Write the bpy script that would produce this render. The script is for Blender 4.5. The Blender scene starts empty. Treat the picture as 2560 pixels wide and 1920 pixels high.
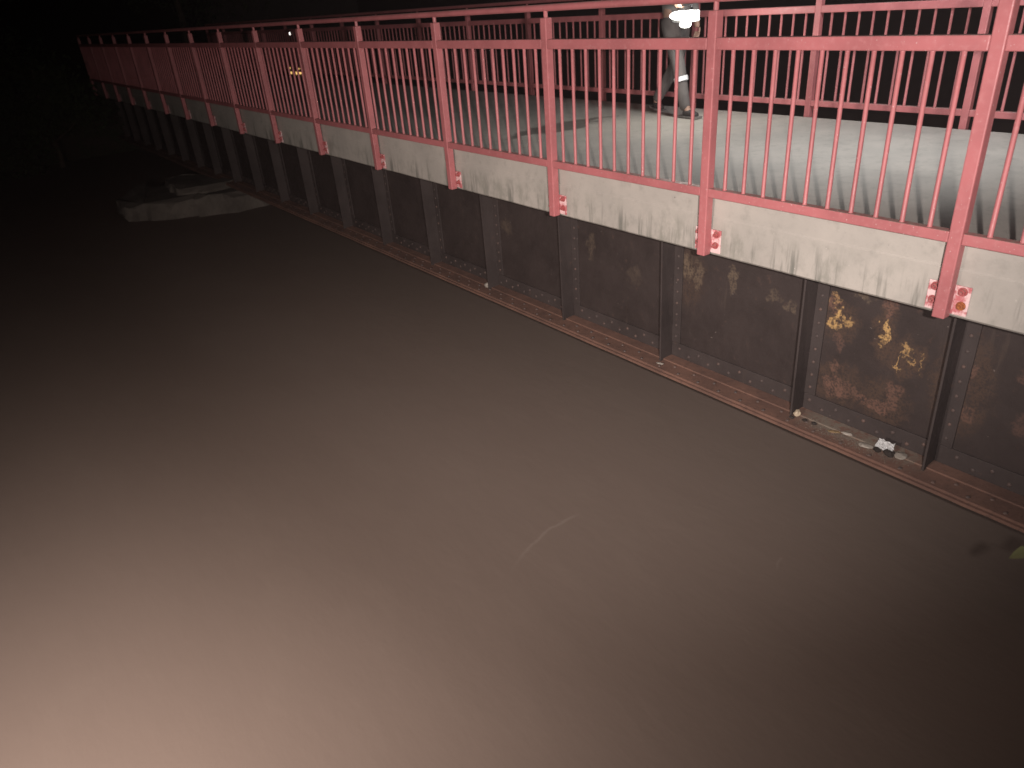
import bpy, bmesh, math, random
import numpy as np
from mathutils import Vector, Matrix, noise as mnoise
random.seed(7)
R = math.radians
scene = bpy.context.scene
COL = scene.collection

# ------------------------------------------------------------------ camera
CAM = Vector((-3.5439, -1.4153, 1.2855))
yaw, pit, rol = R(34.906), R(27.9848), R(-4.7189)
fwd = Vector((math.sin(yaw)*math.cos(pit), math.cos(yaw)*math.cos(pit), -math.sin(pit)))
rt = Vector((math.cos(yaw), -math.sin(yaw), 0)); up = rt.cross(fwd)
rt2 = rt*math.cos(rol) + up*math.sin(rol); up2 = -rt*math.sin(rol) + up*math.cos(rol)
cd = bpy.data.cameras.new('camera'); cam = bpy.data.objects.new('camera', cd); COL.objects.link(cam)
cd.sensor_width = 36; cd.lens = 1818.7/2560*36; cd.clip_start = .05; cd.clip_end = 500
cd.dof.use_dof = True; cd.dof.focus_distance = 4.6; cd.dof.aperture_fstop = 2.2
m = Matrix((rt2, up2, -fwd)).transposed().to_4x4(); m.translation = CAM; cam.matrix_world = m
scene.camera = cam
scene.render.resolution_x, scene.render.resolution_y = 1024, 768

# ------------------------------------------------------------------ night sky
w = bpy.data.worlds.new('World'); scene.world = w; w.use_nodes = True
nt = w.node_tree; sky = nt.nodes.new('ShaderNodeTexSky'); sky.sky_type = 'NISHITA'; sky.sun_disc = False
sky.sun_elevation = R(-9); sky.sun_rotation = R(200)
nt.nodes['Background'].inputs[1].default_value = 0.05
nt.links.new(sky.outputs[0], nt.nodes['Background'].inputs[0])

# ------------------------------------------------------------------ lights
def lamp(name, kind, loc, power, color, radius, target=None, angle=None, blend=1.0):
    l = bpy.data.lights.new(name, kind); l.energy = power; l.color = color; l.shadow_soft_size = radius
    o = bpy.data.objects.new(name, l); COL.objects.link(o); o.location = loc
    if kind == 'SPOT':
        l.spot_size = R(angle); l.spot_blend = blend
        o.rotation_euler = (Vector(target) - Vector(loc)).to_track_quat('-Z', 'Y').to_euler()
    return o
WARM = (1.0, .86, .79); COOL = (.93, .97, 1.0)
# torch held out over the water on the left, the phone's flash beside the lens, the lamp on an arm over the deck
lamp('torch_light', 'SPOT', (-5.15, .35, .66), 930, WARM, .10, (-2.8, 2.4, -1.7), 124, 1.0)
lamp('flash_light', 'SPOT', (-3.36, -1.66, 1.30), 1070, (1.0, .92, .88), .03, (0, 1.85, .66), 86, 1.0)
lamp('path_lamp_light', 'SPOT', (1.75, 1.0, 2.72), 330, COOL, .28, (2.85, 2.3, .3), 134, 1.0)
scene.view_settings.view_transform = 'Standard'; scene.view_settings.look = 'None'
scene.view_settings.exposure = 0; scene.view_settings.gamma = 1
scene.render.engine = 'CYCLES'

# ------------------------------------------------------------------ node helpers
class Mat:
    def __init__(s, name):
        s.m = bpy.data.materials.new(name); s.m.use_nodes = True; s.t = s.m.node_tree
        s.b = s.t.nodes['Principled BSDF']
    def n(s, typ, **kw):
        o = s.t.nodes.new(typ)
        for k, v in kw.items(): setattr(o, k, v)
        return o
    def put(s, sock, v):
        if v is None: return
        if hasattr(v, 'node'): s.t.links.new(v, sock)
        else: sock.default_value = v
    def math(s, op, a, b=None, c=None, clamp=False):
        o = s.n('ShaderNodeMath', operation=op, use_clamp=clamp)
        s.put(o.inputs[0], a); s.put(o.inputs[1], b)
        if c is not None: s.put(o.inputs[2], c)
        return o.outputs[0]
    def vm(s, op, a, b=None):
        o = s.n('ShaderNodeVectorMath', operation=op); s.put(o.inputs[0], a)
        if b is not None: s.put(o.inputs[1], b)
        return o.outputs['Value'] if op in ('LENGTH', 'DOT_PRODUCT', 'DISTANCE') else o.outputs[0]
    def pos(s): return s.n('ShaderNodeNewGeometry').outputs['Position']
    def nrm(s): return s.n('ShaderNodeNewGeometry').outputs['Normal']
    def xyz(s, v):
        o = s.n('ShaderNodeSeparateXYZ'); s.put(o.inputs[0], v); return o.outputs
    def noise(s, v, scale, det=4, rough=.55, stretch=None):
        if stretch: v = s.vm('MULTIPLY', v, stretch)
        o = s.n('ShaderNodeTexNoise'); s.put(o.inputs['Vector'], v)
        o.inputs['Scale'].default_value = scale; o.inputs['Detail'].default_value = det; o.inputs['Roughness'].default_value = rough
        return o.outputs['Fac']
    def ramp(s, v, a, b, lo=0., hi=1.):
        o = s.n('ShaderNodeMapRange', interpolation_type='SMOOTHSTEP'); s.put(o.inputs[0], v)
        for i, q in enumerate((a, b, lo, hi)): o.inputs[i+1].default_value = q
        return o.outputs[0]
    def mix(s, f, a, b):
        o = s.n('ShaderNodeMix', data_type='RGBA'); s.put(o.inputs[0], f)
        s.put(o.inputs[6], a if hasattr(a, 'node') else (*a, 1)); s.put(o.inputs[7], b if hasattr(b, 'node') else (*b, 1))
        return o.outputs[2]
    def done(s, color=None, rough=None, bump=None, bs=.3, dist=.01, spec=None, metal=None):
        if color is not None: s.put(s.b.inputs['Base Color'], color if hasattr(color, 'node') else (*color, 1))
        s.put(s.b.inputs['Roughness'], rough)
        if spec is not None: s.b.inputs['Specular IOR Level'].default_value = spec
        if metal is not None: s.put(s.b.inputs['Metallic'], metal)
        if bump is not None:
            o = s.n('ShaderNodeBump'); o.inputs['Strength'].default_value = bs; o.inputs['Distance'].default_value = dist
            s.put(o.inputs['Height'], bump); s.t.links.new(o.outputs[0], s.b.inputs['Normal'])
        return s.m

def red_paint(name, base, chip):
    k = Mat(name); p = k.pos()
    n1 = k.noise(p, 3.0, 5); n2 = k.noise(p, 38, 4); n3 = k.noise(p, 90, 2)
    c = k.mix(k.ramp(n1, .35, .68), base, tuple(x*.8 for x in base))
    c = k.mix(k.math('MULTIPLY', k.ramp(n2, .5, .75), .35), c, (.52, .22, .22))
    # dust lying on upward faces, small chips down to pale primer
    nz = k.xyz(k.nrm())[2]
    c = k.mix(k.math('MULTIPLY', k.ramp(nz, .6, .95), k.ramp(n2, .42, .6, .25, .75)), c, (.30, .24, .20))
    c = k.mix(k.math('MULTIPLY', k.ramp(n3, .70, .74), chip), c, (.62, .46, .44))
    return k.done(c, k.ramp(n2, .3, .7, .42, .62), k.math('ADD', n2, k.math('MULTIPLY', n3, .4)), .12, .002)
M = {}
M['paint'] = red_paint('red_rail_paint', (.47, .150, .155), .8)
M['bolt'] = red_paint('red_bolt_paint', (.40, .09, .09), .3)
k = Mat('worn_glare_plate_paint'); p = k.pos(); a = k.noise(p, 22, 5); b = k.noise(p, 60, 4)  # pale pink over red: worn paint plus flash glare put into the colour
M['plate'] = k.done(k.mix(k.ramp(k.math('ADD', a, k.math('MULTIPLY', b, .25)), .54, .72), (.78, .55, .54), (.50, .15, .16)), .33, b, .15, .002)
k = Mat('rust_bolt'); p = k.pos()
M['rustbolt'] = k.done(k.mix(k.ramp(k.noise(p, 60, 4), .35, .65), (.40, .12, .03), (.22, .06, .02)), .8, k.noise(p, 120, 3), .4, .004)

# concrete of the deck slab: board marks, dark runs on the face, damp patch on the walking surface
k = Mat('deck_concrete'); p = k.pos(); X = k.xyz(p)
n1 = k.noise(p, 1.6, 6, .6); n2 = k.noise(p, 14, 6, .65); n3 = k.noise(p, 120, 3)
c = k.mix(k.ramp(n1, .3, .7), (.45, .41, .365), (.37, .34, .305))
c = k.mix(k.math('MULTIPLY', k.ramp(n2, .48, .75), .5), c, (.27, .255, .225))
runs = k.ramp(k.noise(p, 11, 4, .7, (.3, 1, .09)), .50, .66)
low = k.ramp(X[2], .0, -.20)
c = k.mix(k.math('MULTIPLY', k.math('MULTIPLY', runs, low), .85), c, (.14, .14, .12))
mott = k.math('MULTIPLY', k.ramp(k.noise(p, 5.5, 6, .7, (1, 1, .6)), .46, .66), k.ramp(X[2], .03, -.12))
c = k.mix(k.math('MULTIPLY', mott, .7), c, (.25, .24, .205))
c = k.mix(k.math('MULTIPLY', k.ramp(k.noise(p, 55, 2), .74, .78, 0, .6), k.ramp(X[2], .02, .01)), c, (.60, .56, .50))
# damp patch: band across the deck around y = 4.7, widest in the middle
dn = k.math('MULTIPLY', k.math('SUBTRACT', k.noise(p, 2.4, 5, .6), .5), .75)
yy = k.math('ABSOLUTE', k.math('ADD', k.math('SUBTRACT', X[1], 4.72), dn))
xx = k.math('ABSOLUTE', k.math('SUBTRACT', X[0], 1.62))
wid = k.math('MULTIPLY', k.ramp(xx, .95, .1), .17)
damp = k.math('MULTIPLY', k.ramp(k.math('SUBTRACT', yy, wid), .05, -.05), k.ramp(X[2], .03, .035))
damp = k.math('MULTIPLY', damp, k.ramp(xx, 1.0, .75))
c = k.mix(k.math('MULTIPLY', damp, .72), c, (.10, .095, .085))
c = k.mix(k.math('MULTIPLY', k.ramp(k.noise(p, 26, 2), .75, .79), .6), c, (.12, .11, .10))
M['concrete'] = k.done(c, k.ramp(damp, 0, 1, .85, .45), k.math('ADD', n2, k.math('MULTIPLY', n3, .5)), .35, .006)

# painted plate steel with rust bleeding through (stain list: y, z, half sizes, kind)
def steel(name, base, stains=None):
    k = Mat(name); p = k.pos(); X = k.xyz(p)
    n1 = k.noise(p, 2.2, 6, .6); n2 = k.noise(p, 18, 6, .65); n3 = k.noise(p, 70, 4)
    c = k.mix(k.ramp(n1, .35, .7), base, tuple(x*.7 for x in base))
    c = k.mix(k.math('MULTIPLY', k.ramp(n2, .58, .78), .5), c, (.105, .06, .045))
    run = k.ramp(k.noise(p, 9, 5, .7, (1, 1, .1)), .60, .78)
    c = k.mix(k.math('MULTIPLY', run, .35), c, (.12, .085, .065))
    c = k.mix(k.ramp(k.noise(p, 34, 2), .755, .775), c, (.16, .13, .115))
    if stains:
        nd = k.n('ShaderNodeTexNoise'); nd.inputs['Scale'].default_value = 16; nd.inputs['Detail'].default_value = 5
        k.put(nd.inputs['Vector'], p)
        off = k.vm('MULTIPLY', k.vm('SUBTRACT', nd.outputs['Color'], (.5, .5, .5)), (0, .16, .20))
        q = k.vm('ADD', p, off)
        for col, lst in stains:
            tot = None
            for (y, z, ry, rz, s) in lst:
                d = k.vm('LENGTH', k.vm('MULTIPLY', k.vm('SUBTRACT', q, (.46, y, z)), (0, 1/ry, 1/rz)))
                f = k.ramp(d, 1.0, .55, 0, s)
                tot = f if tot is None else k.math('MAXIMUM', tot, f)
            tot = k.math('MULTIPLY', tot, k.ramp(k.math('ADD', k.math('MULTIPLY', n3, .6), k.math('MULTIPLY', n2, .4)), .38, .58, .1, 1))
            c = k.mix(tot, c, col)
    return k.done(c, k.ramp(n2, .3, .7, .55, .8), k.math('ADD', n2, k.math('MULTIPLY', n3, .5)), .22, .005, spec=.25)
ST = [((.085, .052, .036), [(.75, -.62, .16, .16, .8), (.46, -.62, .09, .24, .8), (.32, -.74, .14, .16, .8), (.7, -1.05, .22, .2, .7), (.4, -1.06, .2, .2, .7), (1.95, -.62, .2, .3, .5), (0, -.8, .2, .4, .7)]),
      ((.17, .09, .066), [(.72, -1.07, .10, .10, .75), (.74, -.93, .05, .05, .6), (.62, -1.06, .10, .06, .45), (.42, -1.10, .075, .06, .75),
                          (.35, -1.0, .06, .10, .6), (.52, -1.09, .09, .035, .6), (.0, -.70, .06, .12, .6), (-.05, -.95, .06, .07, .5), (.80, -.52, .04, .08, .7),
                          (.46, -.44, .06, .09, .7), (.74, -.76, .045, .07, .45), (-.3, -.62, .08, .06, .5), (-.35, -.9, .09, .1, .4)]),
      ((.17, .125, .085), [(1.98, -.56, .10, .12, .65), (1.85, -.6, .05, .14, .5), (1.55, -.55, .05, .12, .6), (1.22, -.58, .07, .06, .4), (1.1, -.64, .06, .05, .45),
                           (.62, -.42, .08, .05, .5), (3.0, -.6, .06, .14, .35), (4.2, -.66, .1, .1, .3), (2.5, -.75, .1, .1, .2)]),
      ((.52, .32, .13), [(.76, -.585, .035, .055, 1), (.79, -.65, .04, .035, .9), (.69, -.62, .04, .045, .7), (.46, -.60, .018, .12, 1), (.33, -.685, .035, .035, .7),
                         (.355, -.74, .008, .11, .8), (.285, -.74, .006, .06, .5), (.24, -.74, .006, .06, .5), (.80, -.48, .03, .04, .5)])]
M['web'] = steel('girder_steel', (.047, .035, .032), ST)
M['stiff'] = steel('stiffener_steel', (.060, .047, .044))
k = Mat('rusty_flange'); p = k.pos(); X = k.xyz(p)
n1 = k.noise(p, 3.5, 6, .6); n2 = k.noise(p, 25, 6, .65); n3 = k.noise(p, 90, 3)
c = k.mix(k.ramp(n1, .3, .7), (.20, .105, .075), (.13, .07, .052))
c = k.mix(k.math('MULTIPLY', k.ramp(n2, .52, .7), .55), c, (.085, .05, .04))
# silt lying on the shelf in the panel with the litter
silt = k.math('MULTIPLY', k.ramp(k.math('ABSOLUTE', k.math('SUBTRACT', X[1], .47)), .5, .25), k.ramp(X[0], .22, .36))
silt = k.math('MULTIPLY', silt, k.ramp(n2, .35, .55))
c = k.mix(k.math('MULTIPLY', silt, .85), c, (.20, .17, .135))
M['flange'] = k.done(c, .85, k.math('ADD', n2, k.math('MULTIPLY', n3, .5)), .5, .008)
k = Mat('rivet_steel'); p = k.pos()
M['rivet'] = k.done(k.mix(k.ramp(k.noise(p, 12, 3), .4, .65), (.075, .055, .05), (.13, .08, .065)), .6)

# silty flood water
k = Mat('muddy_water'); p = k.pos()
n1 = k.noise(p, .5, 5, .55, (1.0, .45, 1)); n2 = k.noise(p, 2.6, 5, .6, (1.2, .5, 1)); n3 = k.noise(p, 11, 4, .6, (1.2, .6, 1))
c = k.mix(k.ramp(n1, .3, .7), (.178, .138, .116), (.164, .127, .107))
c = k.mix(k.math('MULTIPLY', k.ramp(n2, .45, .75), .22), c, (.195, .155, .13))
X = k.xyz(p)
def scum(c, x0, y0, L, bend, wd, amt):   # thin line of scum drawn out by the current
    t = k.math('DIVIDE', k.math('SUBTRACT', X[0], x0), L)
    f = k.math('ADD', y0, k.math('MULTIPLY', bend, k.math('MULTIPLY', t, k.math('SUBTRACT', 1.6, t))))
    f = k.math('ADD', f, k.math('MULTIPLY', k.math('SUBTRACT', n3, .5), .05))
    d = k.ramp(k.math('ABSOLUTE', k.math('SUBTRACT', X[1], f)), wd, 0)
    e = k.math('MULTIPLY', k.ramp(t, -.05, .5), k.ramp(t, 1.08, .9))
    return k.mix(k.math('MULTIPLY', k.math('MULTIPLY', d, e), amt), c, (.36, .31, .27))
c = scum(c, -1.78, 1.30, .66, .26, .02, .15)
c = scum(c, -.62, .30, .12, .1, .014, .12)
M['water'] = k.done(c, .62, k.math('ADD', n2, k.math('MULTIPLY', n3, .25)), .10, .05, spec=.08)
M['water'].node_tree.nodes['Principled BSDF'].inputs['IOR'].default_value = 1.33

k = Mat('pier_concrete'); p = k.pos(); n1 = k.noise(p, 1.8, 6, .6); n2 = k.noise(p, 9, 5, .6)
c = k.mix(k.ramp(n1, .35, .65), (.15, .128, .108), (.095, .08, .068)); c = k.mix(k.math('MULTIPLY', k.ramp(n2, .5, .7), .5), c, (.08, .07, .055))
M['pier'] = k.done(c, .9, n2, .6, .03)
k = Mat('bank_soil'); p = k.pos(); n1 = k.noise(p, 1.2, 6); n2 = k.noise(p, 14, 5)
M['soil'] = k.done(k.mix(k.ramp(n1, .4, .6), (.07, .055, .038), (.045, .055, .025)), .95, n2, .8, .05)
def leafmat(name, a, b):
    k = Mat(name); p = k.pos()
    k.b.inputs['Subsurface Weight'].default_value = 0
    return k.done(k.mix(k.ramp(k.noise(p, 6, 3), .35, .65), a, b), .55)
M['leaf'] = leafmat('leaf_green', (.13, .135, .055), (.08, .085, .035))
M['darkleaf'] = leafmat('tree_leaf', (.055, .075, .03), (.035, .05, .02))
k = Mat('bark'); p = k.pos(); M['bark'] = k.done(k.mix(k.noise(p, 9, 5, .6, (1, 1, .2)), (.05, .035, .025), (.10, .075, .05)), .9, k.noise(p, 20, 4), .6, .02)
def plain(name, col, rough=.6, var=.25, sc=18):
    k = Mat(name); p = k.pos(); n = k.noise(p, sc, 5)
    return k.done(k.mix(k.ramp(n, .3, .7), col, tuple(x*(1-var) for x in col)), rough, n, .2, .004)
M['pebble'] = plain('cream_pebble', (.62, .50, .36)); M['palestone'] = plain('pale_stone', (.36, .32, .275)); M['paper'] = plain('white_paper', (.86, .86, .86), .5, .06)
M['grit'] = plain('grit', (.20, .165, .13), .9, .6, 90)
M['clod'] = plain('dark_clod', (.03, .022, .018), .8, .4, 60); M['dryleaf'] = plain('dry_leaf', (.30, .20, .10), .7, .4, 60)
M['jacket'] = plain('grey_jacket', (.26, .24, .225), .85, .2, 9); M['trousers'] = plain('dark_trousers', (.15, .135, .13), .9, .25, 9)
M['shoe'] = plain('dark_shoe', (.05, .045, .045), .6); M['sole'] = plain('pale_sole', (.20, .19, .18), .6); M['reflective'] = plain('reflective_band', (.85, .86, .88), .25, .05)
M['skin'] = plain('skin', (.45, .28, .21), .55, .08); M['hair'] = plain('hair', (.03, .02, .015), .6); M['black'] = plain('black_plastic', (.02, .02, .022), .45)
M['metal'] = plain('grey_metal', (.22, .22, .22), .4); M['plaster'] = plain('house_plaster', (.10, .09, .08), .9); M['roof'] = plain('roof_tile', (.10, .055, .04), .85)
def glow(name, col, st):
    k = Mat(name); k.b.inputs['Base Color'].default_value = (*col, 1)
    k.b.inputs['Emission Color'].default_value = (*col, 1); k.b.inputs['Emission Strength'].default_value = st; return k.m
M['lens'] = glow('lantern_lens', (1, .98, .90), 9); M['window'] = glow('lit_window', (1, .60, .20), 1.3); M['walllamp'] = glow('lit_wall_lamp', (1, .93, .88), 2.2)
M['pathlens'] = glow('path_lamp_lens', (.95, .98, 1), 6)

# ------------------------------------------------------------------ mesh helpers
def obj(name, bm, mat, parent=None, smooth=False, kind=None):
    me = bpy.data.meshes.new(name); bm.normal_update(); bm.to_mesh(me); bm.free()
    for p_ in me.polygons: p_.use_smooth = smooth
    return link(name, me, mat, parent, kind)
def link(name, me, mat, parent=None, kind=None, loc=None):
    if not me.materials: me.materials.append(M[mat])
    o = bpy.data.objects.new(name, me); COL.objects.link(o)
    if parent: o.parent = parent
    if loc is not None: o.location = loc
    if kind: o['kind'] = kind
    return o
def empty(name, loc=(0, 0, 0)):
    o = bpy.data.objects.new(name, None); COL.objects.link(o); o.location = loc; return o
def tag(o, label, cat, group=None):
    o['label'] = label; o['category'] = cat
    if group: o['group'] = group
    return o
def box(bm, x0, x1, y0, y1, z0, z1, bev=0):
    r = bmesh.ops.create_cube(bm, size=1)
    for v in r['verts']: v.co = Vector(((x0+x1)/2+v.co.x*(x1-x0), (y0+y1)/2+v.co.y*(y1-y0), (z0+z1)/2+v.co.z*(z1-z0)))
    if bev:
        es = list({e for v in r['verts'] for e in v.link_edges})
        bmesh.ops.bevel(bm, geom=es, offset=bev, segments=2, affect='EDGES', profile=.5)
def bxm(*a, bev=0):
    bm = bmesh.new(); box(bm, *a, bev=bev); return bm
def tube(bm, pts, rad, seg=8, cap=True):
    pts = [Vector(p) for p in pts]; rings = []
    for i, p in enumerate(pts):
        d = (pts[min(i+1, len(pts)-1)] - pts[max(i-1, 0)]).normalized()
        a = d.orthogonal().normalized(); b = d.cross(a)
        if i: # keep frames aligned
            a0 = rings[-1][1]; a = (a0 - d*a0.dot(d)).normalized(); b = d.cross(a)
        r = rad[i] if hasattr(rad, '__len__') else rad
        rings.append(([bm.verts.new(p + (a*math.cos(2*math.pi*j/seg) + b*math.sin(2*math.pi*j/seg))*r) for j in range(seg)], a))
    for (A, _), (B, _) in zip(rings, rings[1:]):
        for j in range(seg): bm.faces.new((A[j], A[(j+1) % seg], B[(j+1) % seg], B[j]))
    if cap: bm.faces.new(rings[0][0][::-1]); bm.faces.new(rings[-1][0])
def rock(name, mat, c, s, seed, parent=None, sub=2, rot=0.0):
    bm = bmesh.new(); bmesh.ops.create_icosphere(bm, subdivisions=sub, radius=1)
    for v in bm.verts:
        q = v.co*1.3 + Vector((seed*3.1, seed*1.7, 0)); f = 1 + .45*mnoise.noise(q)
        v.co = Vector((v.co.x*s[0]*f, v.co.y*s[1]*f, v.co.z*s[2]*f))
    bmesh.ops.rotate(bm, verts=bm.verts, cent=(0, 0, 0), matrix=Matrix.Rotation(rot, 3, 'Z'))
    o = obj(name, bm, mat, parent, smooth=False); o.location = c; return o

# ------------------------------------------------------------------ setting: water, banks
ZW = -1.70
bm = bmesh.new()
xs = [-70, -45, -25, -12]+[-8+i*.5 for i in range(0, 37)]+[14, 30, 50, 70]; ys = [-40, -28, -15, -6]+[-4+i*.5 for i in range(0, 45)]+[22, 30, 45, 60, 75]
g = [[bm.verts.new((x, y, ZW)) for y in ys] for x in xs]
for i in range(len(xs)-1):
    for j in range(len(ys)-1): bm.faces.new((g[i][j], g[i+1][j], g[i+1][j+1], g[i][j+1]))
wt = obj('river_water', bm, 'water', kind='structure')
# near bank (below and behind the photographer, out of frame) and far bank
def sheet(name, poly, z0, z1, mat):
    bm = bmesh.new(); A = [bm.verts.new((x, y, z1)) for x, y in poly]; B = [bm.verts.new((x, y, z0)) for x, y in poly]
    bm.faces.new(A); n = len(poly)
    for i in range(n): bm.faces.new((A[i], B[i], B[(i+1) % n], A[(i+1) % n]))
    bmesh.ops.recalc_face_normals(bm, faces=bm.faces)
    return obj(name, bm, mat, kind='structure')
sheet('river_bank', [(-40, -25), (40, -25), (40, -3.0), (3.6, -3.0), (3.5, -1.75), (-.4, -1.72), (-1.9, -1.62), (-2.9, -.95), (-3.7, -.55), (-4.35, -.9), (-6, -1.6), (-12, -2.5), (-40, -3)], -4, -.28, 'soil')
bm = bmesh.new(); xs = [-60+i*2.5 for i in range(57)]; ys = [19.5+i*1.4 for i in range(34)]
def bankz(x, y):
    e = 21.0 + 1.2*mnoise.noise(Vector((x*.15, 3, 0)))
    if x > 3.5: e += (x-3.5)*2.2
    t = max(0, min(1, (y-e)/2.6)); return -2.2 + 2.2*t + .25*mnoise.noise(Vector((x*.4, y*.4, 0)))*t
g = [[bm.verts.new((x, y, bankz(x, y))) for y in ys] for x in xs]
for i in range(len(xs)-1):
    for j in range(len(ys)-1): bm.faces.new((g[i][j], g[i+1][j], g[i+1][j+1], g[i][j+1]))
obj('far_bank', bm, 'soil', smooth=True, kind='structure')

# ------------------------------------------------------------------ footbridge: slab, girder
Y0, Y1 = -2.9, 22.0
DZ, SB = .04, -.24
XN, XF = .045, 3.205
bridge = tag(empty('footbridge', (1.6, 0, DZ)), 'long concrete slab footbridge on a rusty riveted steel girder above the water', 'bridge')
def pb(o): o.parent = bridge; o.matrix_parent_inverse = Matrix.Translation((-1.6, 0, -DZ)); return o
prof = [(.24, DZ), (.175, .118), (XN+.016, .128), (XN+.006, .118), (XN+.006, .004), (XN, -.006), (XN, SB+.012), (XN+.012, SB), (.30, SB), (.31, SB+.01), (XF-.31, SB+.01), (XF-.30, SB), (XF-.012, SB), (XF, SB+.012), (XF, DZ-.02), (XF-.015, DZ)]
bm = bmesh.new(); rings = []
n = 240
for i in range(n+1):
    y = Y0 + (Y1-Y0)*i/n
    rings.append([bm.verts.new((x + (.004*mnoise.noise(Vector((x*3, y*1.7, z*6)))), y, z + .003*mnoise.noise(Vector((x, y*2.3, 7.))))) for x, z in prof])
for A, B in zip(rings, rings[1:]):
    for j in range(len(prof)): bm.faces.new((A[j], B[j], B[(j+1) % len(prof)], A[(j+1) % len(prof)]))
bm.faces.new(rings[0]); bm.faces.new(rings[-1][::-1]); bmesh.ops.recalc_face_normals(bm, faces=bm.faces)
pb(obj('deck_slab', bm, 'concrete'))
girder = pb(empty('girder'))
girder.name = 'girder'
XW, ZT = .46, -1.31
stiff_y = [-1.95, -.93, .05, .92, 2.08, 3.24, 4.39, 5.50] + [5.5+1.13*i for i in range(1, 15)]
stiff_y = [y for y in stiff_y if y < Y1]
def gp(o):
    o.parent = girder; return o
# web panels between the stiffeners
edges = [Y0+.05] + stiff_y + [Y1-.1]
for a, b in zip(edges, edges[1:]):
    gp(obj('web_panel', bxm(XW, XW+.012, a+.003, b-.003, ZT+.002, SB+.008), 'web'))
# bottom flange: two plates with slightly uneven edges, angle legs on web and flange, top angle
def plate(x0, x1, z0, z1, wob):
    bm = bmesh.new(); N = 200; rs = []
    for i in range(N+1):
        y = Y0+.05+(Y1-Y0-.15)*i/N; q = wob*mnoise.noise(Vector((y*2.1, x0*9, 1))) + wob*.5*mnoise.noise(Vector((y*9, x0*5, 3)))
        rs.append([bm.verts.new(c) for c in ((x0+q, y, z0), (x0+q, y, z1), (x1, y, z1), (x1, y, z0))])
    for A, B in zip(rs, rs[1:]):
        for j in range(4): bm.faces.new((A[j], A[(j+1) % 4], B[(j+1) % 4], B[j]))
    bm.faces.new(rs[0][::-1]); bm.faces.new(rs[-1]); bmesh.ops.recalc_face_normals(bm, faces=bm.faces)
    return bm
gp(obj('flange_plate', plate(.215, .73, ZT-.016, ZT, .003), 'flange'))
gp(obj('cover_plate', plate(.198, .745, ZT-.036, ZT-.0175, .004), 'flange'))
for a, b in zip(edges, edges[1:]):
    gp(obj('flange_angle', bxm(XW-.013, XW-.0005, a+.009, b-.009, ZT+.0005, ZT+.125, bev=.003), 'stiff'))
    gp(obj('flange_angle_foot', bxm(XW-.115, XW-.0135, a+.009, b-.009, ZT+.0005, ZT+.012, bev=.003), 'flange'))
gp(obj('top_angle', bxm(XW-.013, XW-.0005, Y0+.06, Y1-.12, SB-.11, SB+.007), 'web'))
# stiffeners: outstanding leg, leg on the web, crimped foot
bm = bmesh.new(); box(bm, -.150, -.0005, -.0065, .0065, ZT+.001, SB+.006, bev=.002)
for v in bm.verts:
    if v.co.z < ZT+.06 and v.co.x < -.1: v.co.y -= .012*(ZT+.06-v.co.z)/.06
st_me = bpy.data.meshes.new('stiffener'); bm.to_mesh(st_me); bm.free(); st_me.materials.append(M['stiff'])
bm = bxm(-.0265, -.0135, -.085, -.0066, ZT+.127, SB-.112, bev=.002); leg_me = bpy.data.meshes.new('stiffener_leg'); bm.to_mesh(leg_me); bm.free(); leg_me.materials.append(M['stiff'])
for y in stiff_y:
    gp(link('stiffener', st_me, 'stiff', loc=(XW, y, 0)))
    gp(link('stiffener_leg', leg_me, 'stiff', loc=(XW+.013, y, 0)))
# rivets (a few pixels each): one joined part
V, F = [], []
def dome(c, axis, r):
    base = len(V); a = Vector(axis); b = a.orthogonal().normalized(); d = a.cross(b)
    for ring, (rr, h) in enumerate(((1, 0), (.8, .45), (.4, .68))):
        for j in range(7):
            t = 2*math.pi*j/7; V.append(tuple(Vector(c)+(b*math.cos(t)+d*math.sin(t))*r*rr + a*r*h))
    for q in range(2):
        for j in range(7): F.append((base+q*7+j, base+q*7+(j+1) % 7, base+q*7+7+(j+1) % 7, base+q*7+7+j))
    F.append(tuple(base+14+j for j in range(7)))
y = Y0+.1; i = 0
while y < 13:
    if min(abs(y-s) for s in stiff_y) > .035:
        z = ZT+(.085 if i % 2 else .045); dome((XW-.0128, y, z), (-1, 0, 0), .013)
        dome((.245 if i % 2 else .315, y+.02, ZT-.0003), (0, 0, 1), .013)
        dome((XW-.0128, y, SB-.055), (-1, 0, 0), .012)
    y += .094; i += 1
for s in stiff_y:
    if s < 13:
        for j in range(8): dome((XW-.0133, s-.045, ZT+.18+j*.092), (-1, 0, 0), .011)
me = bpy.data.meshes.new('rivets'); me.from_pydata(V, [], F); me.update()
gp(link('rivets', me, 'rivet', kind='stuff'))

# ------------------------------------------------------------------ railings
S = 1.45; K0, K1 = -2, 15
ZM, ZB, ZP, ZH, ZC = .975, .162, -.232, 1.1995, 1.139
def mesh_of(name, bm, mat, smooth=False):
    me = bpy.data.meshes.new(name); bm.normal_update(); bm.to_mesh(me); bm.free(); me.materials.append(M[mat])
    for p_ in me.polygons: p_.use_smooth = smooth
    return me
bm = bxm(-.03, .03, -.03, .03, ZP, ZC, bev=.006); tube(bm, [(0, 0, ZC-.004), (0, 0, ZH-.012)], .015, 10)
post_me = mesh_of('post', bm, 'paint')
far_bm = bxm(-.03, .03, -.03, .03, ZP, ZC, bev=.006); tube(far_bm, [(0, 0, ZC-.004), (0, 0, ZH-.012)], .015, 10); farpost_me = mesh_of('far_post', far_bm, 'paint')
bm = bmesh.new(); tube(bm, [(0, 0, ZB+.0255), (0, 0, ZB+.031), (0, 0, ZM-.036), (0, 0, ZM-.0305)], [.0145, .0115, .0115, .0145], 10); bal_me = mesh_of('baluster', bm, 'paint', True)
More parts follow.
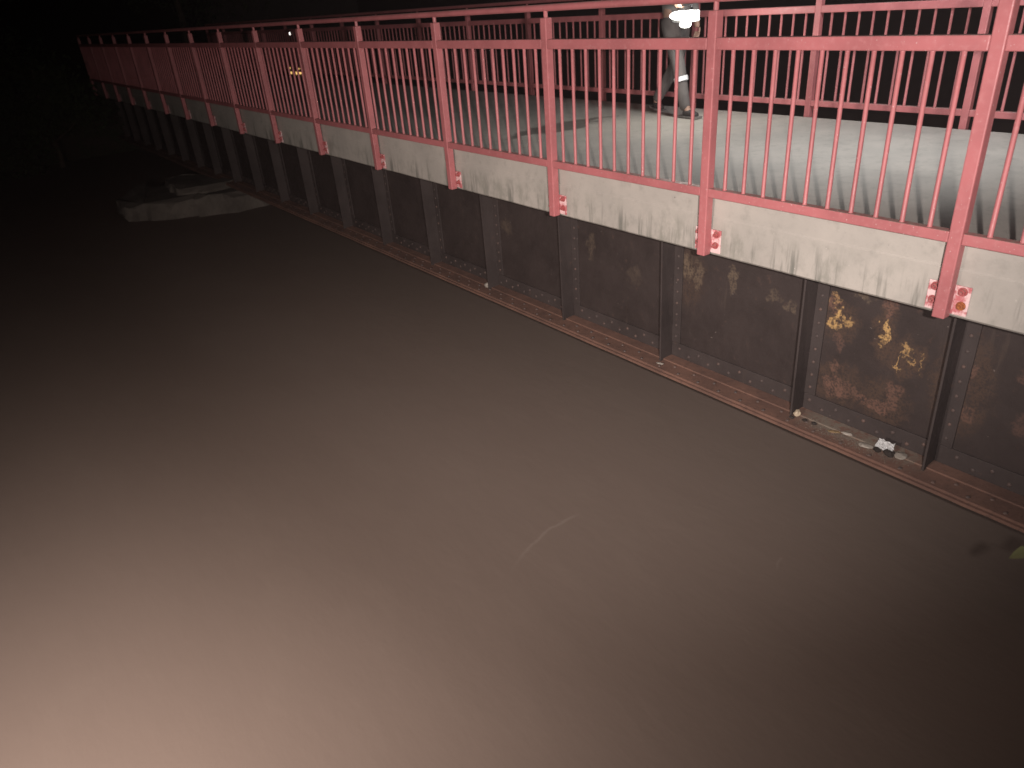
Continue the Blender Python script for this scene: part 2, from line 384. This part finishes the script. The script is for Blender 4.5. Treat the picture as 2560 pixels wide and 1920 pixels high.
bm = bxm(-.026, .026, .0305, S-.0305, ZB-.026, ZB+.026, bev=.005); low_me = mesh_of('bottom_rail', bm, 'paint')
bm = bxm(-.0285, .0285, .0305, S-.0305, ZM-.031, ZM+.031, bev=.006); mid_me = mesh_of('middle_rail', bm, 'paint')
bm = bmesh.new(); tube(bm, [(0, .0006, ZH), (0, S-.0006, ZH)], .0225, 14, False); top_me = mesh_of('handrail', bm, 'paint', True)
def plate_mesh(seed):
    bm = bxm(0, .010, -.098, .098, ZP+.012, ZP+.158, bev=.003); return mesh_of('base_plate', bm, 'plate')
plate_me = plate_mesh(0)
bm = bmesh.new()   # washer, nut and stud end, axis -x
def cyl(bm, x0, x1, r0, r1, seg): tube(bm, [(x0, 0, 0), (x1, 0, 0)], [r0, r1], seg)
cyl(bm, 0, -.004, .0225, .0215, 16); cyl(bm, -.004, -.017, .0165, .0160, 6); cyl(bm, -.017, -.030, .0085, .0075, 10)
bolt_me = mesh_of('bolt', bm, 'bolt'); rbolt_me = bolt_me.copy(); rbolt_me.materials.clear(); rbolt_me.materials.append(M['rustbolt'])
def railing(x, side, label, dy=0.0):
    root = tag(empty('railing', (x, 0, DZ)), label, 'railing', 'red railings along the footbridge')
    T = Matrix.Translation((-x, 0, -DZ))
    def add(name, me, loc, par=None, z=True):
        o = bpy.data.objects.new(name, me); COL.objects.link(o)
        o.parent = par or root
        o.location = Vector(loc) - (Vector((x, 0, DZ)) if par is None else Vector((0, 0, 0)))
        return o
    for kk in range(K0, K1+1):
        y = kk*S+dy
        po = add('post', post_me if side < 0 else farpost_me, (x, y, 0))
        b = add('base_plate', plate_me, (.0335 if side < 0 else -.0435, 0, 0), po)
        if side < 0 and kk < 8 or side > 0 and kk == 99:
            for (by, bz) in ((-.066, .120), (-.066, .050), (.066, .120), (.066, .050)):
                me = rbolt_me if (kk == 0 and by < 0 and bz < .1) else bolt_me
                add('bolt', me, (.0332, by+random.uniform(-.004, .004), ZP+bz+.012), po).rotation_euler.x = random.random()*3
        if kk < K1:
            add('bottom_rail', low_me, (x, y, 0)); add('middle_rail', mid_me, (x, y, 0)); add('handrail', top_me, (x, y, 0))
            for j in range(1, 11): add('baluster', bal_me, (x, y+S*j/11, 0))
    return root
railing(0, -1, 'red steel railing in front, bolted to the slab face above the riveted girder')
railing(3.25, 1, 'red steel railing behind, along the far edge of the concrete deck', -.01)

# ------------------------------------------------------------------ pier standing in the water
pier = tag(empty('bridge_pier', (.2, 12.4, ZW)), 'pale weathered concrete pier footing rising from the dark water under the girder', 'pier')
def pp(o): o.parent = pier; o.matrix_parent_inverse = Matrix.Translation((-.2, -12.4, -ZW)); return o
def block(name, poly, z0, z1, seed):
    bm = bmesh.new(); n = len(poly); rows = []
    lv = 7
    for l in range(lv+1):
        z = z0+(z1-z0)*l/lv; r = []
        for i in range(n):
            a, b = Vector(poly[i]), Vector(poly[(i+1) % n]); d = (b-a).length; c = max(1, int(d/.11))
            for q in range(c):
                p2 = a.lerp(b, q/c); nn = mnoise.noise(Vector((p2.x*2.4+seed, p2.y*2.4, z*2.4))); n2 = mnoise.noise(Vector((p2.x*7+seed, p2.y*7, z*7)))
                n3_ = mnoise.noise(Vector((p2.x*17+seed, p2.y*17, z*17))); r.append(bm.verts.new((p2.x+.09*nn+.05*n2+.03*n3_, p2.y+.09*nn+.04*n2+.03*n3_+.10*max(0, (l-lv+2))/2, z+(.08*nn+.06*n2+.03*n3_)*(l >= lv-1))))
        rows.append(r)
    N = len(rows[0])
    for A, B in zip(rows, rows[1:]):
        for j in range(N): bm.faces.new((A[j], A[(j+1) % N], B[(j+1) % N], B[j]))
    bm.faces.new(rows[-1]); bmesh.ops.recalc_face_normals(bm, faces=bm.faces)
    return pp(obj(name, bm, 'pier'))
block('footing', [(-1.5, 12.75), (-.62, 12.05), (2.2, 12.1), (2.6, 14.2), (-.9, 14.4), (-1.45, 13.7)], ZW-.6, ZW+.22, 1)
block('nose_block', [(-.52, 11.98), (.12, 11.72), (.95, 11.8), (1.0, 12.6), (-.3, 12.7)], ZW-.6, ZW+.26, 5)
block('pier_step', [(-.62, 12.75), (.1, 12.35), (2.3, 12.5), (2.3, 13.9), (-.5, 13.9)], ZW+.18, ZW+.36, 9)
pp(obj('bearing_block', bxm(.25, .68, 12.9, 13.5, ZW+.30, ZT-.037), 'pier'))

# ------------------------------------------------------------------ litter on the flange shelf
zf = ZT
def litter(o, label, cat, group=None): return tag(o, label, cat, group)
litter(rock('pebble', 'pebble', (.335, .875, zf+.024), (.026, .022, .022), 2), 'cream rounded pebble on the rusty flange against a girder stiffener', 'pebble')
litter(rock('pebble', 'palestone', (.33, 4.43, zf+.026), (.026, .028, .024), 5), 'single white pebble lying alone on the flange farther along', 'pebble')
litter(rock('stone', 'palestone', (.345, .185, zf+.016), (.045, .032, .016), 8, rot=.4), 'flat pale stone to the right of the white paper scrap', 'stone')
litter(rock('stone', 'palestone', (.31, .38, zf+.012), (.026, .045, .011), 11, rot=.2), 'flat grey stone to the left of the white paper scrap', 'stone')
litter(rock('stone', 'palestone', (.27, 2.03, zf+.008), (.013, .03, .006), 12, rot=.3), 'small pale chip at the foot of the stiffener left of the litter', 'stone chip')
for i, (x, y, s, lab) in enumerate([(.315, .805, .015, 'small dark clod next to the cream pebble'), (.32, .742, .014, 'dark clod with a pale fleck to the right of the cream pebble'),
                                   (.29, .885, .014, 'dark flat clod in front of the cream pebble'), (.315, .315, .020, 'black clod under the left end of the white paper'),
                                   (.325, .245, .027, 'largest black clod under the right end of the white paper')]):
    litter(rock('dirt_clod', 'clod', (x, y, zf+s*.6), (s, s*1.25, s*.7), 20+i, sub=2), lab, 'dirt clod')
litter(rock('dry_leaf', 'dryleaf', (.325, .60, zf+.008), (.016, .04, .004), 31, rot=.5), 'brown dry leaf on the flange between pebble and paper', 'leaf')
litter(rock('dry_leaf', 'palestone', (.35, .53, zf+.012), (.012, .035, .008), 33, rot=.2), 'pale leaf scrap lying against the flange angle', 'leaf')
# crumpled paper
bm = bmesh.new(); n = 9; g = []
for i in range(n):
    row = []
    for j in range(n):
        u, v = i/(n-1)-.5, j/(n-1)-.5
        e = 1+.25*mnoise.noise(Vector((math.atan2(v, u)*1.4, 4, 2)))
        row.append(bm.verts.new((v*.045*e + .004*mnoise.noise(Vector((i*.9, j*.9, 5))), u*.10*e, .020+v*.04+.016*mnoise.noise(Vector((u*7, v*7, 1.3))))))
    g.append(row)
for i in range(n-1):
    for j in range(n-1): bm.faces.new((g[i][j], g[i+1][j], g[i+1][j+1], g[i][j+1]))
r = bmesh.ops.solidify(bm, geom=list(bm.faces), thickness=.0012)
o = obj('paper_scrap', bm, 'paper'); o.location = (.345, .285, zf+.022); litter(o, 'crumpled white paper scrap lying on the rusty girder flange', 'paper')
# grit: uncountable
V, F = [], []
for i in range(420):
    y = random.gauss(.5, .17); x = random.uniform(.25, .36) if random.random() < .8 else random.uniform(.22, .36)
    if not -.05 < y < .9: continue
    s = random.uniform(.0012, .0045); b = len(V)
    zz = zf+.0 + (.012 if x > .345 else 0)
    V += [(x-s, y-s, zz-.001), (x+s, y-s*.6, zz-.001), (x+s*.7, y+s, zz-.001), (x-s*.8, y+s*.9, zz-.001), (x+random.uniform(-s, s)*.4, y, zz+s*1.1)]
    F += [(b, b+1, b+4), (b+1, b+2, b+4), (b+2, b+3, b+4), (b+3, b, b+4)]
me = bpy.data.meshes.new('grit'); me.from_pydata(V, [], F); link('grit', me, 'grit', kind='stuff')
# little seedling under the nearest post foot
sd = tag(empty('seedling', (.30, -.035, SB)), 'tiny pale seedling hanging from the slab edge below the nearest post', 'plant')
def small_leaf(bm, c, d, n_, L, W):
    d = Vector(d).normalized(); n_ = Vector(n_).normalized(); s = d.cross(n_).normalized(); prof_ = [(0, .02), (.25, .8), (.5, 1), (.78, .6), (1, .02)]
    A, B, Cn = [], [], []
    for t, wv in prof_:
        q = Vector(c)+d*L*t - n_*L*.25*t*t
        A.append(bm.verts.new(q+s*W*wv*.5 + n_*W*.12*wv)); Cn.append(bm.verts.new(q)); B.append(bm.verts.new(q-s*W*wv*.5 + n_*W*.12*wv))
    for i in range(4):
        bm.faces.new((A[i], A[i+1], Cn[i+1], Cn[i])); bm.faces.new((Cn[i], Cn[i+1], B[i+1], B[i]))
bm = bmesh.new(); tube(bm, [(0, 0, 0), (-.03, .01, -.02), (-.045, .012, -.055)], .002, 5); s0 = obj('stem', bm, 'leaf', sd)
for d, L in (((-.5, -.6, .25), .026), ((-.5, .6, -.1), .02)):
    bm = bmesh.new(); small_leaf(bm, (-.04, .012, -.03), d, (-.7, 0, .7), L, L*.75); obj('leaf', bm, 'palestone', sd)

# ------------------------------------------------------------------ shrub on the bank, reaching in at the right edge
sh = tag(empty('shrub', (-.55, -1.9, -.28)), 'leafy green shrub tip at the right edge above the water', 'shrub')
tip = CAM + Vector((.787, .187, -.587))*3.0
base = Vector((-.55, -1.9, -.28))
rng = random.Random(3)
brs = [tip+Vector((.045, -.045, .02))] + [base+Vector((rng.uniform(-.3, .5), rng.uniform(-.25, .3), rng.uniform(.2, .55))) for _ in range(5)]
for bi, t in enumerate(brs):
    t = t-base; bm = bmesh.new(); mid = t*.5+Vector((0, 0, .18)); tube(bm, [(0, 0, 0), mid*.6, mid, t*.8+Vector((0, 0, .06)), t], [.008, .006, .005, .004, .002], 6); obj('branch', bm, 'bark', sh)
    for q in range(9):
        if bi == 0 and q < 7: continue
        f = .35+.65*q/8; c = mid.lerp(t, max(0, (f-.5)*2)) if f > .5 else mid*(f*2)
        d = Vector((rng.uniform(-1, 1), rng.uniform(-1, 1), rng.uniform(-.6, .3)))
        if bi == 0 and f > .8: d = Vector((-.45, .55, -.35))+Vector((rng.uniform(-.3, .3), rng.uniform(-.3, .3), rng.uniform(-.5, .2)))
        bm = bmesh.new(); small_leaf(bm, c, d, (rng.uniform(-.4, .1)-.3, rng.uniform(-.3, .3), 1), .075, .055); obj('leaf', bm, 'leaf', sh, smooth=True)

# ------------------------------------------------------------------ person with a lantern on the deck
person = tag(empty('person', (2.75, 4.17, DZ)), 'person in grey jacket and dark trousers striding along the deck, holding a lantern', 'person')
def skin_mesh(name, chain, mat, parent, sub=2, root=0):
    # chain: list of (co, radius(x,y) , parent index)
    me = bpy.data.meshes.new(name); me.from_pydata([c for c, r, p_ in chain], [(p_, i) for i, (c, r, p_) in enumerate(chain) if p_ is not None], [])
    o = bpy.data.objects.new(name, me); COL.objects.link(o)
    o.modifiers.new('skin', 'SKIN')
    if not me.skin_vertices:
        me.attributes.new('skin', 'FLOAT_VECTOR', 'POINT') if False else None
        bpy.context.view_layer.objects.active = o; o.select_set(True); bpy.ops.mesh.customdata_skin_add(); o.select_set(False)
    for i, (c, r, p_) in enumerate(chain):
        me.skin_vertices[0].data[i].radius = r if hasattr(r, '__len__') else (r, r)
        me.skin_vertices[0].data[i].use_root = (i == root)
    s = o.modifiers.new('sub', 'SUBSURF'); s.levels = s.render_levels = sub
    dg = bpy.context.evaluated_depsgraph_get(); m2 = bpy.data.meshes.new_from_object(o.evaluated_get(dg))
    bpy.data.objects.remove(o); m2.name = name; m2.materials.clear(); m2.materials.append(M[mat])
    for p_ in m2.polygons: p_.use_smooth = True
    return link(name, m2, mat, parent)
RH = Vector((-.22, -.24, 1.045))
body = [((0, 0, .95), .115, None), ((0, -.01, 1.14), .115, 0), ((0, -.02, 1.33), .125, 1), ((0, -.02, 1.45), .085, 2), ((0, -.025, 1.53), .05, 3), ((0, -.045, 1.59), .07, 4), ((0, -.05, 1.66), .085, 5), ((0, -.045, 1.72), .06, 6),
        ((-.095, 0, .90), .085, 0), ((-.11, -.15, .50), .055, 8), ((-.11, -.26, .12), .038, 9), ((-.11, -.30, .05), .035, 10), ((-.11, -.40, .035), .03, 11),
        ((.095, 0, .90), .085, 0), ((.10, .06, .50), .055, 13), ((.10, .33, .16), .038, 14), ((.10, .34, .08), .035, 15), ((.10, .26, .035), .03, 16),
        ((-.17, -.02, 1.41), .055, 3), ((-.235, .04, 1.17), .042, 18), ((-.215, -.16, 1.075), .03, 19), ((-.22, -.21, 1.07), .03, 20),
        ((.17, -.02, 1.41), .055, 3), ((.225, .02, 1.14), .042, 22), ((.235, -.06, .90), .03, 23), ((.235, -.08, .82), .03, 24)]
skin_mesh('body', body, 'skin', person)
tr = [((0, 0, .95), .112, None), ((-.095, 0, .88), .105, 0), ((-.11, -.145, .50), .074, 1), ((-.11, -.262, .06), .058, 2), ((.095, 0, .88), .105, 0), ((.10, .065, .50), .074, 4), ((.10, .352, .10), .058, 5)]
skin_mesh('trousers', tr, 'trousers', person)
jk = [((0, -.01, 1.13), .15, None), ((0, 0, .93), .135, 0), ((0, -.02, 1.33), .15, 0), ((0, -.02, 1.46), .085, 2), ((-.18, -.02, 1.42), .078, 2), ((-.24, .04, 1.17), .062, 4), ((-.216, -.14, 1.085), .048, 5), ((.18, -.02, 1.42), .078, 2), ((.23, .02, 1.14), .062, 7), ((.236, -.05, .92), .048, 8)]
skin_mesh('jacket', jk, 'jacket', person)
for sx, an, toe in ((-.11, (-.26, .07), (-.42, .035)), (.10, (.345, .10), (.24, .03))):
    sh_ = skin_mesh('shoe', [((sx, an[0]+.03, an[1]-.015), .045, None), ((sx, (an[0]+toe[0])/2, toe[1]+.012+(an[1]-.07)*.4), (.045, .036), 0), ((sx, toe[0], toe[1]), (.042, .026), 1)], 'shoe', person)
    bm = bmesh.new(); a = Vector((sx, an[0]+.075, an[1]-.06)); b = Vector((sx, toe[0]-.03, toe[1]-.028))
    d = (b-a); s_ = Vector((.043, 0, 0)); u_ = Vector((0, 0, .016))
    q = [bm.verts.new(a+d*t+s_*sg*(.7+.5*math.sin(t*2.6))+u_*h) for t in (0, .25, .5, .75, 1) for sg, h in ((-1, 0), (1, 0), (1, 1), (-1, 1))]
    for i in range(4):
        for j in range(4): bm.faces.new((q[i*4+j], q[i*4+(j+1) % 4], q[i*4+4+(j+1) % 4], q[i*4+4+j]))
    bm.faces.new(q[:4][::-1]); bm.faces.new(q[-4:]); bmesh.ops.recalc_face_normals(bm, faces=bm.faces); obj('sole', bm, 'sole', sh_)
bm = bmesh.new(); a, b = Vector((-.11, -.145, .50)), Vector((-.11, -.255, .14)); tube(bm, [a.lerp(b, .30), a.lerp(b, .42)], [.0735, .0715], 20, False); obj('reflective_band', bm, 'reflective', person)
# right hand closed round the lantern handle (handle runs along y)
for i, (fy, L) in enumerate(((-.215, .9), (-.235, 1), (-.255, .95), (-.274, .8))):
    skin_mesh('finger', [((-.255, fy, 1.085), .0095, None), ((-.262, fy, 1.058), .0095, 0), ((-.245, fy, 1.036), .009, 1), ((-.222, fy, 1.034), .008, 2), ((-.208, fy, 1.034+.012*L), .0075, 3)], 'skin', person, 1)
skin_mesh('finger', [((-.205, -.205, 1.08), .011, None), ((-.19, -.225, 1.068), .0105, 0), ((-.195, -.248, 1.056), .0095, 1)], 'skin', person, 1)
skin_mesh('palm', [((-.22, -.18, 1.076), (.026, .022), None), ((-.228, -.225, 1.085), (.032, .018), 0), ((-.232, -.272, 1.083), (.028, .016), 1)], 'skin', person, 2)
for i, (fy, L) in enumerate(((-.105, .9), (-.088, 1), (-.070, .95), (-.053, .78))):
    skin_mesh('finger', [((.236, fy, .79), .0095, None), ((.226, fy-.003, .79-.038*L), .009, 0), ((.208, fy-.004, .79-.065*L), .0085, 1), ((.192, fy-.004, .79-.07*L), .0075, 2)], 'skin', person, 1)
skin_mesh('finger', [((.228, -.11, .83), .011, None), ((.212, -.128, .80), .010, 0), ((.203, -.13, .775), .0085, 1)], 'skin', person, 1)
# head details
o = skin_mesh('hair', [((0, -.02, 1.68), .095, None), ((0, .02, 1.64), .075, 0), ((0, -.06, 1.725), .055, 0)], 'hair', person)
for sx in (-1, 1):
    rock('ear', 'skin', (.084*sx, -.035, 1.635), (.012, .02, .03), 3, person, 2); rock('eye', 'palestone', (.03*sx, -.128, 1.645), (.012, .008, .008), 1, person, 2)
skin_mesh('nose', [((0, -.125, 1.65), .009, None), ((0, -.145, 1.615), .014, 0)], 'skin', person, 2)
rock('mouth', 'dryleaf', (0, -.118, 1.585), (.022, .006, .005), 1, person, 2)
# lantern: handle, case, bright lens facing ahead and towards the near rail
lan = tag(empty('lantern', (2.75+RH.x, 4.17+RH.y-.06, DZ+.93)), 'brightly lit white hand lantern carried by the walking person', 'lantern')
bm = bxm(-.055, .055, -.13, .12, -.03, .082, bev=.012); obj('case', bm, 'metal', lan)
bm = bmesh.new(); tube(bm, [(0, .085, .083), (0, .085, .118), (0, .06, .121), (0, -.06, .121), (0, -.085, .118), (0, -.085, .083)], .009, 8); obj('handle', bm, 'black', lan)
bm = bmesh.new(); bmesh.ops.create_uvsphere(bm, u_segments=24, v_segments=14, radius=1)
for v in bm.verts: v.co = Vector((-.056+v.co.x*.03, -.01+v.co.y*.15, .032+v.co.z*.042))
obj('side_lens', bm, 'lens', lan, True)
bm = bmesh.new(); bmesh.ops.create_uvsphere(bm, u_segments=20, v_segments=12, radius=1)
for v in bm.verts: v.co = Vector((-.056+v.co.x*.022, -.06+v.co.y*.07, -.045+v.co.z*.03))
obj('lower_lens', bm, 'lens', lan, True)
obj('front_lens', bxm(-.045, .045, -.146, -.1305, -.02, .07, bev=.007), 'lens', lan)
ll = lamp('lantern_light', 'POINT', (-.10, -.16, .03), 26, (1, .97, .88), .04); ll.parent = lan

# ------------------------------------------------------------------ lamp post behind the far railing, its arm over the deck (just above the frame)
pl = tag(empty('lamp_post', (3.42, .15, -1.9)), 'grey lamp post behind the far railing with its lit head over the deck', 'street lamp')
bm = bmesh.new(); tube(bm, [(0, 0, 0), (0, 0, 4.5), (-.1, .08, 4.68), (-1.3, .7, 4.74)], [.05, .04, .035, .03], 14); obj('pole', bm, 'metal', pl, True)
bm = bxm(-1.9, -1.25, .74, .96, 4.70, 4.78, bev=.02); obj('lamp_head', bm, 'metal', pl); obj('lamp_lens', bxm(-1.84, -1.34, .77, .93, 4.688, 4.699), 'pathlens', pl)

# ------------------------------------------------------------------ far bank: house with lit windows, trees
D = 46.0
hb = CAM + Vector((.3655, .9285, -.0))*D
house = tag(empty('house', (hb.x, hb.y, -1.75)), 'distant dark house with small lit windows, seen through the railings', 'house')
ang = math.atan2(-.3655, .9285); house.rotation_euler.z = ang
obj('wall', bxm(-4, 4, 0, 6, -.6, 4.6), 'plaster', house)
bm = bmesh.new(); q = [bm.verts.new(c) for c in ((-4.4, -.4, 4.602), (4.4, -.4, 4.602), (4.4, 6.4, 4.602), (-4.4, 6.4, 4.602), (-4.4, 3, 7), (4.4, 3, 7))]
for f in ((0, 1, 5, 4), (2, 3, 4, 5), (0, 4, 3), (1, 2, 5), (0, 3, 2, 1)): bm.faces.new([q[i] for i in f])
obj('roof', bm, 'roof', house)
for cx, z, wd, hh, mt in ((-.28, .10, .16, .34, 'window'), (.02, .0, .12, .2, 'window'), (.24, -.02, .20, .36, 'window'), (.10, 2.05, .09, .2, 'walllamp')):
    wn = obj('window' if mt == 'window' else 'wall_lamp', bxm(cx-wd/2, cx+wd/2, -.04, -.002, z, z+hh), mt, house)
    if mt == 'window': obj('frame', bxm(cx-wd/2-.04, cx+wd/2+.04, -.03, -.003, z-.05, z-.002), 'plaster', wn)

def leaf_cloud(rng, n, rx, ry, rz, c, s):
    V, F = [], []
    cl = [(rng.gauss(0, .45), rng.gauss(0, .45), rng.gauss(0, .42)) for _ in range(26)]
    for i in range(n):
        k_ = cl[rng.randrange(len(cl))]; q = [k_[j]+rng.gauss(0, .17) for j in range(3)]
        p_ = Vector((c[0]+q[0]*rx, c[1]+q[1]*ry, c[2]+q[2]*rz)); d = Vector((rng.gauss(0, 1), rng.gauss(0, 1), rng.gauss(0, .7))).normalized(); e = d.orthogonal().normalized(); L = s*rng.uniform(.6, 1.3)
        b = len(V); V += [tuple(p_-d*L), tuple(p_+e*L*.5), tuple(p_+d*L), tuple(p_-e*L*.5)]; F.append((b, b+1, b+2, b+3))
    return V, F
def tree(x, y, h, r, label, seed, grp='dark trees on the far bank', name='tree', cat='tree', n=5200, lf=.11):
    rng = random.Random(seed); z0 = bankz(x, y)-.1
    t = tag(empty(name, (x, y, z0)), label, cat, grp)
    bm = bmesh.new(); tube(bm, [(0, 0, 0), (.1, .05, h*.25), (.0, .1, h*.5), (.15, .1, h*.8)], [.04*h*.6, .03*h*.6, .02*h*.6, .008*h], 9)
    for q in range(7):
        a = rng.uniform(0, 6.28); z = h*rng.uniform(.25, .6); L = r*rng.uniform(.5, .9); tube(bm, [(0, .05, z), (math.cos(a)*L*.5, math.sin(a)*L*.5, z+L*.3), (math.cos(a)*L, math.sin(a)*L, z+L*.75)], [.012*h*.6, .008*h*.6, .004*h*.6], 6)
    obj('trunk', bm, 'bark', t)
    V, F = leaf_cloud(rng, n, r, r, h*.36, (0, 0, h*.6), lf); me = bpy.data.meshes.new('crown'); me.from_pydata(V, [], F); link('crown', me, 'darkleaf', t)
tree(-2.6, 25.5, 6.0, 2.6, 'dark tree on the far bank just left of where the bridge ends', 1)
tree(-7.5, 26.5, 7.0, 3.0, 'dark tree at the far left corner beyond the water', 2)
tree(4.8, 30, 6.5, 2.6, 'dark tree behind the far end of the bridge', 3)
tree(-4.8, 23.2, 2.2, 1.6, 'low dark bush at the far left water edge', 4, None, 'bush', 'bush', 2600, .08)
bp = CAM + Vector((.399, .915, -.052))*43
tree(-1.5, 20.6, 3.6, 1.35, 'dark bush overhanging the far end of the railing', 8, None, 'bush', 'bush', 3600, .07)
tree(bp.x, bp.y+1.0, 3.2, 1.3, 'brownish bush seen through the railing right of the lit windows', 6, None, 'bush', 'bush', 2600, .09)

# ------------------------------------------------------------------ damp night air that catches the light
bm = bxm(-85, 85, -45, 78, -6.0, 12.0)
hz = bpy.data.materials.new('night_haze'); hz.use_nodes = True; ht = hz.node_tree; ht.nodes.clear()
ho = ht.nodes.new('ShaderNodeOutputMaterial'); hv = ht.nodes.new('ShaderNodeVolumePrincipled'); hv.inputs['Color'].default_value = (.85, .68, .68, 1)
hv.inputs['Density'].default_value = .0009; hv.inputs['Anisotropy'].default_value = 0; ht.links.new(hv.outputs[0], ho.inputs['Volume'])
M['haze'] = hz
obj('haze', bm, 'haze', kind='stuff')
